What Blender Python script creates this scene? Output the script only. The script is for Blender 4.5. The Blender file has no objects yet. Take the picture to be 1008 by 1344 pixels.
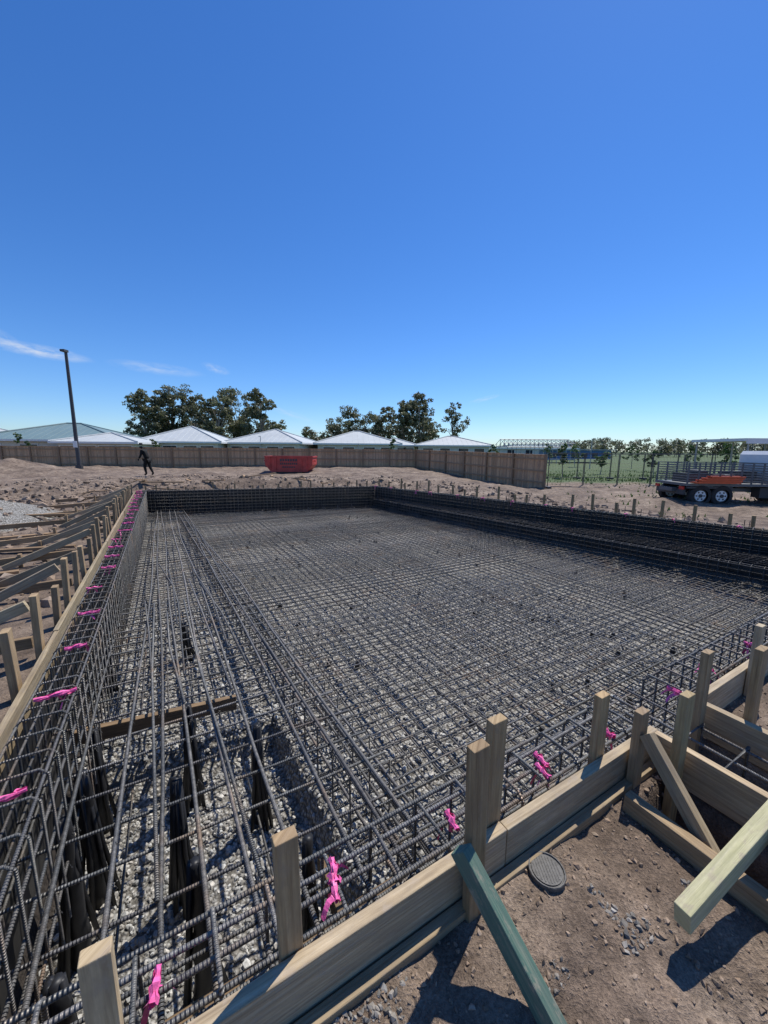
import bpy, math, random
import numpy as np
from mathutils import Vector, Matrix
random.seed(7); np.random.seed(7)
R=random.random
def U(a,b): return a+(b-a)*random.random()
C30,S30=math.cos(math.radians(30)),0.5
def P(s,t,z=0.0): return Vector((C30*s-S30*t, S30*s+C30*t, z))
E2=Vector((C30,S30,0)); E1=Vector((-S30,C30,0)); EZ=Vector((0,0,1))
scene=bpy.context.scene
COL=scene.collection
# ------------------------------------------------------------ node helpers
def newmat(name):
    m=bpy.data.materials.new(name); m.use_nodes=True
    nt=m.node_tree; b=nt.nodes['Principled BSDF']
    return m,nt,b
def ramp(nt,fac,stops):
    r=nt.nodes.new('ShaderNodeValToRGB'); e=r.color_ramp.elements
    while len(e)<len(stops): e.new(0.5)
    for i,(p,c) in enumerate(stops):
        e[i].position=p; e[i].color=(*c,1) if len(c)==3 else c
    nt.links.new(fac,r.inputs[0]); return r
def mix(nt,f,a,b,mode='MIX'):
    m=nt.nodes.new('ShaderNodeMix'); m.data_type='RGBA'; m.blend_type=mode
    for i,v in ((0,f),(6,a),(7,b)):
        if hasattr(v,'is_output') : nt.links.new(v,m.inputs[i])
        elif i==0: m.inputs[0].default_value=v
        else: m.inputs[i].default_value=(*v,1)
    return m.outputs[2]
def math_(nt,op,a,b=0.0):
    m=nt.nodes.new('ShaderNodeMath'); m.operation=op
    for i,v in ((0,a),(1,b)):
        if hasattr(v,'is_output'): nt.links.new(v,m.inputs[i])
        else: m.inputs[i].default_value=v
    return m.outputs[0]
def noise(nt,vec,scale,detail=3,rough=.6):
    n=nt.nodes.new('ShaderNodeTexNoise'); n.inputs['Scale'].default_value=scale
    n.inputs['Detail'].default_value=detail; n.inputs['Roughness'].default_value=rough
    if vec is not None: nt.links.new(vec,n.inputs['Vector'])
    return n.outputs['Fac']
def bump(nt,b,h,strength,dist):
    n=nt.nodes.new('ShaderNodeBump'); n.inputs['Strength'].default_value=strength; n.inputs['Distance'].default_value=dist
    nt.links.new(h,n.inputs['Height']); nt.links.new(n.outputs[0],b.inputs['Normal']); return n
def attr(nt,name='col'):
    a=nt.nodes.new('ShaderNodeAttribute'); a.attribute_name=name; return a
def simple(name,col,rough=.6,metal=0,var=.25,scale=6,bmp=0.0):
    m,nt,b=newmat(name)
    tc=nt.nodes.new('ShaderNodeTexCoord')
    f=noise(nt,tc.outputs['Object'],scale,3)
    r=ramp(nt,f,[(.3,tuple(c*(1-var) for c in col)),(.7,tuple(min(1,c*(1+var)) for c in col))])
    o=mix(nt,1.0,r.outputs[0],attr(nt).outputs['Color'],'MULTIPLY')
    nt.links.new(o,b.inputs['Base Color'])
    b.inputs['Roughness'].default_value=rough; b.inputs['Metallic'].default_value=metal
    if bmp: bump(nt,b,f,bmp,.02)
    return m
def wood(name,c1,c2,c3,det=5,mud=.5):
    m,nt,b=newmat(name)
    uv=nt.nodes.new('ShaderNodeUVMap')
    mp=nt.nodes.new('ShaderNodeMapping'); mp.inputs['Scale'].default_value=(2.5,55,1)
    nt.links.new(uv.outputs[0],mp.inputs[0])
    g=noise(nt,mp.outputs[0],1.0,det,.65)
    mp2=nt.nodes.new('ShaderNodeMapping'); mp2.inputs['Scale'].default_value=(5,9,1)
    nt.links.new(uv.outputs[0],mp2.inputs[0])
    s=noise(nt,mp2.outputs[0],1.0,4,.7)
    r=ramp(nt,g,[(.3,c1),(.52,c2),(.75,c3)])
    sr=ramp(nt,s,[(.38,(0,0,0)),(.72,(1,1,1))])
    o=mix(nt,math_(nt,'MULTIPLY',sr.outputs[0],.7),r.outputs[0],tuple(.6*a_+.4*b_ for a_,b_ in zip(c1,(.28,.25,.21))))
    sp=ramp(nt,noise(nt,mp2.outputs[0],2.3,4,.7),[(.54,(0,0,0)),(.64,(1,1,1))])
    o=mix(nt,math_(nt,'MULTIPLY',sp.outputs[0],mud),o,(.37,.30,.225))
    o=mix(nt,1.0,o,attr(nt).outputs['Color'],'MULTIPLY')
    nt.links.new(o,b.inputs['Base Color']); b.inputs['Roughness'].default_value=.8
    bump(nt,b,g,.8,.007)
    return m
M={}
M['wood']=wood('weathered_timber',(.25,.18,.105),(.46,.36,.225),(.62,.51,.35),5,.65)
M['woodpale']=wood('treated_pine',(.36,.34,.17),(.54,.50,.28),(.66,.60,.40))
M['woodgreen']=wood('green_treated_timber',(.04,.095,.072),(.085,.165,.12),(.24,.26,.185))
M['fence']=wood('paling_timber',(.36,.21,.11),(.54,.34,.19),(.68,.46,.27),2,.15)
def rebar_mat():
    m,nt,b=newmat('rebar_steel')
    uv=nt.nodes.new('ShaderNodeUVMap')
    tc=nt.nodes.new('ShaderNodeTexCoord')
    f=noise(nt,tc.outputs['Object'],2.2,3,.7)
    f2=noise(nt,tc.outputs['Object'],45,2,.6)
    r=ramp(nt,f,[(.36,(.17,.17,.165)),(.55,(.215,.205,.19)),(.70,(.30,.22,.155))])
    r2=ramp(nt,f2,[(.35,(.6,.6,.6)),(.7,(1.25,1.22,1.18))])
    o=mix(nt,1.0,r.outputs[0],r2.outputs[0],'MULTIPLY')
    o=mix(nt,1.0,o,attr(nt).outputs['Color'],'MULTIPLY')
    nt.links.new(o,b.inputs['Base Color'])
    b.inputs['Metallic'].default_value=.3; b.inputs['Roughness'].default_value=.45
    w=nt.nodes.new('ShaderNodeTexWave'); w.wave_type='BANDS'; w.bands_direction='X'
    mp=nt.nodes.new('ShaderNodeMapping'); mp.inputs['Scale'].default_value=(1,.02,1)
    nt.links.new(uv.outputs[0],mp.inputs[0]); nt.links.new(mp.outputs[0],w.inputs['Vector'])
    w.inputs['Scale'].default_value=28
    bump(nt,b,w.outputs['Fac'],1.0,.004)
    return m
M['rebar']=rebar_mat()
M['pink']=simple('pink_tape',(.80,.13,.36),.5,0,.2,40,.3)
M['black']=simple('black_plastic',(.015,.015,.016),.5,0,.3,20)
M['dark_backing']=simple('black_backing_sheet',(.018,.017,.016),.6,0,.4,3,.5)
M['dark']=simple('dark_grey',(.06,.06,.062),.6,0,.2,30,.1)
M['white']=simple('white_paint',(.78,.78,.76),.45,0,.05,3)
M['cream']=simple('render_wall',(.62,.60,.55),.8,0,.08,2)
M['roofw']=simple('pale_steel_roof',(.43,.455,.45),.6,0,.08,.6)
M['roofg']=simple('teal_grey_roof',(.17,.25,.25),.5,0,.06,.6)
M['red']=simple('red_bin_paint',(.50,.06,.045),.55,0,.25,3)
M['orange']=simple('orange_plastic',(.70,.11,.03),.5,0,.12,5)
M['steel']=simple('galvanised_steel',(.34,.35,.35),.45,.5,.12,8)
M['truckgrey']=simple('painted_tray',(.13,.14,.15),.5,.3,.15,5)
M['rubber']=simple('tyre_rubber',(.025,.025,.026),.8,0,.2,10)
M['tail']=simple('lamp_red',(.5,.02,.02),.3)
m,nt,b=newmat('window_glass'); b.inputs['Base Color'].default_value=(.03,.04,.05,1); b.inputs['Roughness'].default_value=.08; M['glass']=m
M['skin']=simple('skin',(.45,.25,.17),.6,0,.05); M['cloth']=simple('dark_workwear',(.03,.035,.05),.85); M['cloth2']=simple('work_shorts',(.05,.05,.045),.85)
M['bark']=simple('gum_bark',(.36,.30,.24),.85,0,.35,1.5)
M['blue']=simple('blue_sheet',(.05,.16,.40),.5)
M['cover']=simple('cast_cover',(.10,.096,.09),.65,.1,.3,60,.3)
def stone_mat(name,c1,c2):
    m,nt,b=newmat(name)
    tc=nt.nodes.new('ShaderNodeTexCoord'); f=noise(nt,tc.outputs['Object'],60,3)
    r=ramp(nt,f,[(.3,c1),(.7,c2)])
    nt.links.new(mix(nt,1.0,r.outputs[0],attr(nt).outputs['Color'],'MULTIPLY'),b.inputs['Base Color'])
    b.inputs['Roughness'].default_value=.85; return m
M['gravel']=stone_mat('crushed_rock',(.35,.34,.31),(.58,.56,.51))
M['rubble']=stone_mat('dusty_rubble',(.18,.165,.145),(.33,.30,.26))
M['clod']=stone_mat('dirt_clods',(.20,.145,.10),(.34,.25,.18))
def leafmat(name,c1,c2):
    m,nt,b=newmat(name)
    nt.links.new(mix(nt,1.0,mix(nt,.5,c1,c2),attr(nt).outputs['Color'],'MULTIPLY'),b.inputs['Base Color'])
    b.inputs['Roughness'].default_value=.5
    tr=nt.nodes.new('ShaderNodeBsdfTranslucent'); tr.inputs[0].default_value=(*c2,1)
    ms=nt.nodes.new('ShaderNodeMixShader'); ms.inputs[0].default_value=.3
    nt.links.new(b.outputs[0],ms.inputs[1]); nt.links.new(tr.outputs[0],ms.inputs[2])
    nt.links.new(ms.outputs[0],nt.nodes['Material Output'].inputs[0]); return m
M['leaf']=leafmat('gum_leaves',(.12,.14,.08),(.18,.195,.11))
M['shrub']=leafmat('shrub_leaves',(.04,.09,.03),(.08,.15,.04))
# ------------------------------------------------------------ mesh builder
class MB:
    def __init__(s): s.v=[];s.f=[];s.uv=[];s.c=[];s.m=[];s.mats=[];s.cur=0;s.col=(1,1,1)
    def mat(s,key):
        if key not in s.mats: s.mats.append(key)
        s.cur=s.mats.index(key); return s
    def face(s,idx,uv=None):
        s.f.append(idx); s.m.append(s.cur); s.c.append(s.col)
        s.uv.extend(uv if uv else [(0,0)]*len(idx))
    def poly(s,pts,uv=None):
        n=len(s.v); s.v.extend([tuple(p) for p in pts]); s.face(tuple(range(n,n+len(pts))),uv)
    def box(s,c,size,ax=None,taper=1.0):
        ax=ax or (Vector((1,0,0)),Vector((0,1,0)),Vector((0,0,1)))
        c=Vector(c); n=len(s.v); hx,hy,hz=[k/2 for k in size]
        L=[]
        for k in (-1,1):
            tp=taper if k<0 else 1.0
            for j in (-1,1):
                for i in (-1,1):
                    s.v.append(tuple(c+ax[0]*i*hx*tp+ax[1]*j*hy*tp+ax[2]*k*hz)); L.append((i*hx,j*hy,k*hz))
        la=max(range(3),key=lambda q:size[q]); ot=[q for q in range(3) if q!=la]
        ou,ov=U(0,50),U(0,50)
        for fc in ((0,2,3,1),(4,5,7,6),(0,1,5,4),(2,6,7,3),(0,4,6,2),(1,3,7,5)):
            uv=[(L[q][la]+ou, L[q][ot[0]]+L[q][ot[1]]*1.3+ov) for q in fc]
            s.face(tuple(n+q for q in fc),uv)
    def beam(s,p0,p1,w,h,up=EZ):
        p0=Vector(p0);p1=Vector(p1);d=(p1-p0);l=d.length;d.normalize()
        side=d.cross(up)
        if side.length<1e-3: side=d.cross(E1)
        side.normalize(); u2=side.cross(d).normalized()
        s.box((p0+p1)/2,(l,w,h),(d,side,u2))
    def tube(s,pts,r,sides=6,caps=True,r1=None):
        pts=[Vector(p) for p in pts]; n=len(pts); base=len(s.v); L=0
        lens=[0]
        for i in range(1,n): L+=(pts[i]-pts[i-1]).length; lens.append(L)
        ref=EZ if abs((pts[-1]-pts[0]).normalized().z)<.9 else Vector((1,0,0))
        if n>2 and abs((pts[1]-pts[0]).normalized().z)>.9 : ref=Vector((.37,.92,.1))
        o=U(0,30)
        for i,p in enumerate(pts):
            t=(pts[min(i+1,n-1)]-pts[max(i-1,0)]).normalized()
            a=t.cross(ref)
            if a.length<1e-4: a=t.cross(Vector((.9,.1,.3)))
            a.normalize(); b=a.cross(t)
            rr=r if r1 is None else r+(r1-r)*i/(n-1)
            for k in range(sides):
                an=2*math.pi*k/sides; s.v.append(tuple(p+a*math.cos(an)*rr+b*math.sin(an)*rr))
        for i in range(n-1):
            for k in range(sides):
                k2=(k+1)%sides
                s.face((base+i*sides+k,base+i*sides+k2,base+(i+1)*sides+k2,base+(i+1)*sides+k),
                    [(lens[i]+o,k),(lens[i]+o,k+1),(lens[i+1]+o,k+1),(lens[i+1]+o,k)])
        if caps:
            s.face(tuple(base+k for k in range(sides))[::-1]); s.face(tuple(base+(n-1)*sides+k for k in range(sides)))
    def make(s,name,parent=None,smooth=False,bevel=0):
        me=bpy.data.meshes.new(name); me.from_pydata(s.v,[],s.f)
        for k in s.mats: me.materials.append(M[k])
        me.polygons.foreach_set('material_index',s.m)
        uvl=me.uv_layers.new(name='UVMap'); uvl.data.foreach_set('uv',np.array(s.uv,dtype=np.float32).ravel())
        ca=me.color_attributes.new('col','FLOAT_COLOR','CORNER')
        cnt=np.array([len(f) for f in s.f]); cc=np.ones((len(s.f),4),dtype=np.float32); cc[:,:3]=np.array(s.c)
        ca.data.foreach_set('color',np.repeat(cc,cnt,axis=0).ravel())
        if smooth: me.polygons.foreach_set('use_smooth',[True]*len(s.f))
        me.update()
        ob=bpy.data.objects.new(name,me); COL.objects.link(ob)
        if parent: ob.parent=parent
        if bevel:
            bm=ob.modifiers.new('bevel','BEVEL'); bm.width=bevel; bm.segments=2; bm.limit_method='ANGLE'
        return ob
def empty(name,loc=(0,0,0)):
    e=bpy.data.objects.new(name,None); COL.objects.link(e); return e
def tint(a=.15):
    k=U(1-a,1+a); return (k*U(.97,1.03),k,k*U(.96,1.03))
def dk(c,f): return (c[0]*f,c[1]*f,c[2]*f)
# ------------------------------------------------------------ numpy noise
TAB=np.random.rand(256,256)
def vn(x,y,o=0):
    xi=np.floor(x).astype(int); yi=np.floor(y).astype(int); fx=x-xi; fy=y-yi
    fx=fx*fx*(3-2*fx); fy=fy*fy*(3-2*fy)
    g=lambda a,b:TAB[(a+o*17)%256,(b+o*31)%256]
    return (g(xi,yi)*(1-fx)+g(xi+1,yi)*fx)*(1-fy)+(g(xi,yi+1)*(1-fx)+g(xi+1,yi+1)*fx)*fy
def fbm(x,y,f,oct=4,o=0):
    r=0;a=.5
    for i in range(oct): r=r+a*(vn(x*f,y*f,o+i)-.5); f*=2.03; a*=.5
    return r*2
def sdf(poly,s,t):
    d=np.full(s.shape,1e9); ins=np.zeros(s.shape,bool); n=len(poly)
    for i in range(n):
        ax,ay=poly[i]; bx,by=poly[(i+1)%n]; ex,ey=bx-ax,by-ay
        k=np.clip(((s-ax)*ex+(t-ay)*ey)/(ex*ex+ey*ey),0,1)
        d=np.minimum(d,np.hypot(s-ax-k*ex,t-ay-k*ey))
        c=(ay>t)!=(by>t); xx=ax+(t-ay)*ex/(ey if abs(ey)>1e-9 else 1e-9)
        ins^=(c&(s<xx))
    return np.where(ins,-d,d)
def sm(a,b,x):
    k=np.clip((x-a)/(b-a),0,1); return k*k*(3-2*k)
PIT=[(-.84,.93),(-.78,16.0),(7.6,13.95),(10.25,2.6),(10.6,.93)]
TRENCH=[(2.19,1.2),(2.62,1.2),(2.62,-1.5),(2.19,-1.5)]
HOLE=[(1.80,.74),(2.14,.76),(2.14,-.9),(1.80,-.9)]
BENCH=[(7.25,14.2),(7.6,14.2),(10.8,.8),(8.95,.8)]
DEEP=[(-.9,.9),(.84,.9),(.76,3.3),(-.9,3.4)]
def ground_z(s,t,full=False):
    x=C30*s-S30*t; y=S30*s+C30*t
    dist=np.hypot(x,y)
    d=sdf(PIT,s,t); dt=sdf(TRENCH,s,t); db=sdf(BENCH,s,t); dd=sdf(DEEP,s,t); dh=sdf(HOLE,s,t)
    z=fbm(s,t,1.1,4)*.035+fbm(s,t,6,5,5)*.028
    z=z+fbm(x,y,.25,4,3)*.30*sm(2.5,9,d)*(1-.6*sm(30,60,dist))
    z=z+fbm(x,y,1.3,4,13)*.12*sm(.6,2,d)*sm(3,7,t)
    z=z+sm(.5,1.5,d)*(1-sm(3,6,d))*sm(8,13,t)*np.clip(.12+fbm(x,y,.5,3,9)*.5,0,1)
    hp=np.hypot((x+25)/6.5,(y-25)/3.5); z=z+1.0*np.clip(1-hp,0,1)**.8*(1+fbm(x,y,.8,3,2)*.5)
    hg=np.hypot((x+9.0)/1.5,(y-8.2)/1.7); z=z+.55*np.clip(1-hg,0,1)
    low=sm(.6,5,d)*sm(2,9,x); z=z-.42*low
    pit=sm(.03,-.05,d); ben=sm(.05,-.05,db)*pit; dp=sm(.03,-.06,dd)*pit
    zz=z*(1-pit)+pit*(-.86+fbm(s,t,9,3,4)*.03-.24*dp)
    zz=zz*(1-ben)+ben*(-.5+fbm(s,t,9,3,4)*.03)
    tr=sm(.02,-.03,dt)*(1-pit); zz=zz*(1-tr)+tr*(-.55)
    ho=sm(.03,-.09,dh)*(1-pit); zz=zz*(1-ho)+ho*(-.38+fbm(s,t,6,3,5)*.08)
    if not full: return zz
    grass=sm(6,9,x)*sm(23.5,25,y+.15*x-2)+sm(0,1,y-38)
    pit_shade=sm(.05,-.02,d)*sm(-.22,-.06,d)+tr+ben+.8*ho  # shade painted into the colour of pit sides, trench, bench and hole
    gr=np.clip(sm(.02,-.08,d)+np.where(hg<1,1,0),0,1)
    return zz,gr,np.clip(grass,0,1),np.clip(pit_shade,0,1)
def geo(start,sgn,step,lim=2500,rt=1.13):
    o=[];x=start
    while abs(x)<lim: step*=rt; x+=sgn*step; o.append(x)
    return o
S=np.array(sorted(geo(-12,-1,.14)+list(np.arange(-12,-1.6,.14))+list(np.arange(-1.6,3.2,.027))+list(np.arange(3.2,14,.14))+geo(14,1,.14)))
T=np.array(sorted(geo(-3,-1,.3)+list(np.arange(-3,-.6,.2))+list(np.arange(-.6,2,.022))+list(np.arange(2,22,.14))+geo(22,1,.14)))
SS,TT=np.meshgrid(S,T); zz,gr,gs,shd=ground_z(SS,TT,True)
co=np.stack([C30*SS-S30*TT,S30*SS+C30*TT,zz],-1).reshape(-1,3)
nx,ny=len(S),len(T)
idx=np.arange(nx*ny).reshape(ny,nx)
fa=np.stack([idx[:-1,:-1],idx[:-1,1:],idx[1:,1:],idx[1:,:-1]],-1).reshape(-1,4)
def fastmesh(name,co,fa,mat,vcol=None,fcol=None,smooth=False,attn='col'):
    me=bpy.data.meshes.new(name); k=fa.shape[1]
    me.vertices.add(len(co)); me.vertices.foreach_set('co',co.astype(np.float32).ravel())
    me.loops.add(fa.size); me.loops.foreach_set('vertex_index',fa.astype(np.int32).ravel())
    me.polygons.add(len(fa)); me.polygons.foreach_set('loop_start',np.arange(0,fa.size,k,dtype=np.int32))
    me.polygons.foreach_set('loop_total',np.full(len(fa),k,dtype=np.int32))
    me.update(calc_edges=True)
    if vcol is not None:
        a=me.color_attributes.new(attn,'FLOAT_COLOR','POINT'); a.data.foreach_set('color',vcol.astype(np.float32).ravel())
    if fcol is not None:
        a=me.color_attributes.new(attn,'FLOAT_COLOR','CORNER'); a.data.foreach_set('color',np.repeat(fcol,k,axis=0).astype(np.float32).ravel())
    me.polygons.foreach_set('use_smooth',np.full(len(fa),smooth))
    me.materials.append(mat); me.validate()
    ob=bpy.data.objects.new(name,me); COL.objects.link(ob); return ob
gm,nt,b=newmat('ground_dirt_gravel_grass')
tc=nt.nodes.new('ShaderNodeTexCoord'); ob_=tc.outputs['Object']
a=attr(nt,'mask'); sep=nt.nodes.new('ShaderNodeSeparateColor'); nt.links.new(a.outputs['Color'],sep.inputs[0])
n1=noise(nt,ob_,.9,5,.7); n2=noise(nt,ob_,6,5,.7); n3=noise(nt,ob_,90,3,.75)
r1=ramp(nt,n1,[(.36,(.115,.08,.058)),(.5,(.215,.157,.113)),(.66,(.33,.255,.19))])
r2=ramp(nt,n2,[(.34,(.52,.50,.48)),(.5,(.92,.92,.92)),(.68,(1.3,1.3,1.3))]); r3=ramp(nt,n3,[(.35,(.58,.57,.56)),(.65,(1.2,1.2,1.2))])
dirt=mix(nt,1.0,mix(nt,1.0,r1.outputs[0],r2.outputs[0],'MULTIPLY'),r3.outputs[0],'MULTIPLY')
vo=nt.nodes.new('ShaderNodeTexVoronoi'); vo.inputs['Scale'].default_value=38; nt.links.new(ob_,vo.inputs['Vector'])
bw=nt.nodes.new('ShaderNodeRGBToBW'); nt.links.new(vo.outputs['Color'],bw.inputs[0])
rg=ramp(nt,bw.outputs[0],[(.15,(.27,.26,.235)),(.5,(.46,.445,.405)),(.85,(.64,.615,.565))])
vd=ramp(nt,vo.outputs['Distance'],[(.25,(1,1,1)),(.62,(.42,.40,.37))])
grav=mix(nt,1.0,rg.outputs[0],vd.outputs[0],'MULTIPLY')
gn=ramp(nt,n2,[(.35,(.045,.075,.02)),(.55,(.08,.12,.035)),(.7,(.16,.165,.075))])
c=mix(nt,sep.outputs[0],dirt,grav); c=mix(nt,sep.outputs[1],c,gn.outputs[0]); c=mix(nt,sep.outputs[2],c,(.035,.027,.021))  # last mix paints the recess shade almost black
nt.links.new(c,b.inputs['Base Color']); b.inputs['Roughness'].default_value=.92
hh=math_(nt,'ADD',math_(nt,'MULTIPLY',n2,.8),math_(nt,'MULTIPLY',n3,.4))
hh=math_(nt,'ADD',hh,math_(nt,'MULTIPLY',math_(nt,'MULTIPLY',vo.outputs['Distance'],-.9),sep.outputs[0]))
bump(nt,b,hh,1.0,.035)
vc=np.stack([gr,gs,shd,np.ones_like(gr)],-1).reshape(-1,4)
fastmesh('ground',co,fa,gm,vcol=vc,smooth=True,attn='mask')
mm=MB().mat('dark_backing')  # black sheet added behind the cages as dark backing for the shaded walls
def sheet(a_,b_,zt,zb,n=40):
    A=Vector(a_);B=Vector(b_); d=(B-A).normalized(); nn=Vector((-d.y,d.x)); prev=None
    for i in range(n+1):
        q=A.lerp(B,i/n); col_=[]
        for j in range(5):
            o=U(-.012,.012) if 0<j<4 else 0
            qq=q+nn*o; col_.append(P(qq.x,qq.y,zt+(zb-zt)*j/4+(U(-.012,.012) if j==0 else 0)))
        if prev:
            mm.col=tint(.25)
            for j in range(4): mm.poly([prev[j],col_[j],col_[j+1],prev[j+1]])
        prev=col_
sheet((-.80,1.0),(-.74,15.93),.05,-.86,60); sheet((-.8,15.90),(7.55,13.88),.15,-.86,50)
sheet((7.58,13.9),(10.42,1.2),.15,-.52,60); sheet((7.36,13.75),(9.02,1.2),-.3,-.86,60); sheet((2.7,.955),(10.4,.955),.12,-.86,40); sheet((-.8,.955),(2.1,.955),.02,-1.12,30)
mm.make('pit_dark_backing')
# ------------------------------------------------------------ stones
def ico():
    p=(1+5**.5)/2
    v=np.array([(-1,p,0),(1,p,0),(-1,-p,0),(1,-p,0),(0,-1,p),(0,1,p),(0,-1,-p),(0,1,-p),(p,0,-1),(p,0,1),(-p,0,-1),(-p,0,1)])/1.9
    f=np.array([(0,11,5),(0,5,1),(0,1,7),(0,7,10),(0,10,11),(1,5,9),(5,11,4),(11,10,2),(10,7,6),(7,1,8),(3,9,4),(3,4,2),(3,2,6),(3,6,8),(3,8,9),(4,9,5),(2,4,11),(6,2,10),(8,6,7),(9,8,1)])
    return v,f
IV,IF=ico()
def stones(name,s,t,r0,r1,mat,dark=.5,zoff=.3,pw=2.5,irr=.45):
    n=len(s); z=ground_z(s,t); r=r0+(r1-r0)*np.random.rand(n)**pw
    sc=(.5+.8*np.random.rand(n,1,3))*r[:,None,None]
    v=IV[None]*(1+irr*2*(np.random.rand(n,12,1)-.5))*sc
    q=np.random.randn(n,3,3); qq,_=np.linalg.qr(q); v=np.einsum('nij,nkj->nki',qq,v)
    v+=np.stack([C30*s-S30*t,S30*s+C30*t,z+r*zoff],-1)[:,None,:]
    f=(IF[None]+(np.arange(n)*12)[:,None,None]).reshape(-1,3)
    k=dark+(1.25-dark)*np.random.rand(n,1); wm=1+.08*(np.random.rand(n,1)-.5)
    cl=np.concatenate([k*wm,k,k/wm,np.ones((n,1))],1)
    return fastmesh(name,v.reshape(-1,3),f,mat,fcol=np.repeat(cl,20,axis=0))
def rnd(n,a,b): return a+(b-a)*np.random.rand(n)
gs1=np.concatenate([rnd(13000,-.75,1.2),rnd(14000,1.0,6),rnd(1500,2.2,2.6)])
gt1=np.concatenate([rnd(13000,.95,6.5),1.0+4.5*np.random.rand(14000)**1.3,rnd(1500,-.6,1.0)])
stones('gravel',gs1,gt1,.009,.023,M['gravel'],.5,.3,2.5,.25)
rs=rnd(16000,-.4,2.4); rt=rnd(16000,.1,.83); k=(fbm(rs,rt,3,3,8)+.33*(.9-rs)+(rt-.55)*.6>.02)
stones('rubble',rs[k],rt[k],.002,.012,M['rubble'],.45,.1,2.8)
ds=np.concatenate([rnd(14000,.2,3.6),rnd(3500,-4,-.95)]); dt=np.concatenate([rnd(14000,-.5,.86),rnd(3500,1,8)])
k=~((ds>2.12)&(ds<2.7))
stones('dirt_clods',ds[k],dt[k],.0012,.013,M['clod'],.55,.0,6)
fs=np.concatenate([rnd(3000,-6,9),rnd(2500,-7,-1.1),rnd(1500,8,14)]); ft=np.concatenate([rnd(3000,14.5,24),rnd(2500,5,20),rnd(1500,4,16)]); k=sdf(PIT,fs,ft)>.3
stones('spoil_clods',fs[k],ft[k],.015,.11,M['clod'],.5,.1,4)
# ------------------------------------------------------------ REBAR
def wob(p0,p1,n,am):
    out=[]; p0=Vector(p0);p1=Vector(p1); ph=U(0,6)
    fr_=U(5.6,6.8)
    for i in range(n+1):
        k=i/n; p=p0.lerp(p1,k); e=am*math.sin(k*fr_+ph)
        out.append(p+Vector((e*.7,e*.5,U(-am,am)*.5)))
    return out
rb=empty('pool_rebar_cage')
def lineat(a,b,t):
    k=(t-a[1])/(b[1]-a[1]); return a[0]+(b[0]-a[0])*k
def sright(t): return lineat((7.25,13.6),(8.95,1.2),t)
def tfar(s): return 15.6+(13.55-15.6)*(s+.6)/7.9
fl=MB().mat('rebar')
SP=.145
for lay,(z0,off) in enumerate(((-.66,0),(-.76,.075))):
    s=1.02+off
    while s<8.9:
        tmax=tfar(s) if s<7.25 else 13.6+(1.2-13.6)*(s-7.25)/1.7
        fl.col=tint(.3); j=U(-.012,.012); j2=U(-.02,.02)
        if tmax>1.6: fl.tube(wob(P(s+j,1.15,z0),P(s-j2-.45*max(0,(1.6-s)),tmax,z0),14,.008),.007,5)
        s+=SP
    t=1.3+off
    while t<15.2:
        s1=sright(t) if t<13.6 else (15.6-t)/(15.6-13.55)*7.9-.6
        fl.col=tint(.3); j=U(-.016,.016)
        if s1>.9: fl.tube(wob(P(.85-.035*(t-1),t+j,z0+.014),P(s1,t-j,z0+.014),10,.008),.007,5)
        t+=SP
fl.make('floor_mesh',rb,True)
st=MB().mat('rebar')
def zs(t): return -.13-.40*min(1,max(0,(t-1)/9))
def swid(t): return .98-.035*(t-1)
for s in np.arange(-.48,.95,.178):
    st.col=tint(.3); pts=[]; jj=U(-.03,.03); k2=U(-.012,.006)
    for i in range(25):
        t=.96+i*(14.5/24); pts.append(P(min(s+jj+k2*t+U(-.004,.004)+.02*math.sin(t*.7+s*9),swid(t)+.1),t,zs(t)+U(-.004,.004)+.02))
    st.tube(pts,.0105,8)
t=1.3
while t<15.2:
    st.col=tint(.3); st.tube(wob(P(-.75,t+U(-.03,.03),zs(t)+.0),P(swid(t)+.1,t+U(-.03,.03),zs(t)),5,.006),.008,6)
    t+=.25 if t<3.4 else .2
for s in np.arange(-.5,.9,.2):
    st.col=tint(.25); st.tube(wob(P(s,3.3,-.66),P(s-.3*(s>.3),15.3,-.66),14,.006),.0075,5)
for t in np.arange(3.4,15.3,.2):
    st.col=tint(.25); st.tube(wob(P(-.75,t,-.675),P(swid(t),t,-.675),4,.005),.0075,5)
for s in (-.4,.4):
    st.col=tint(.2); st.tube(wob(P(s,1.2,-.95),P(s+.03,3.4,-.95),4,.005),.008,6)
for k in range(9):
    s=U(-.45,.75); t0=U(1,5); L=U(2,5); st.col=tint(.25)
    st.tube([P(s,t0,zs(t0)+.04),P(s+U(-.08,.03),t0+L/2,zs(t0+L/2)+.04),P(s+U(-.2,.0),t0+L,zs(t0+L)+.04)],.0095,7)
for s,z in ((.86,-.22),(.98,-.22),(1.1,-.30),(.86,-.38),(1.1,-.45),(1.12,-.60),(.92,-.3)):
    st.col=tint(.2); st.tube([P(s+(-.035*(t-1))+U(-.006,.006),t,z-.28*min(1,(t-1)/9)*(1 if z>-.5 else .2)+U(-.005,.005)) for t in np.linspace(1.05,14,18)],.0095,7)
for t in np.arange(1.3,13.5,.25):
    o=-.035*(t-1); dz=-.28*min(1,(t-1)/9)
    st.col=tint(.2); st.tube([P(.85+o,t,-.68),P(.85+o,t,-.21+dz),P(1.12+o,t,-.21+dz),P(1.12+o,t,-.68)],.006,5,False)
st.make('step_mesh',rb,True)
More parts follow.
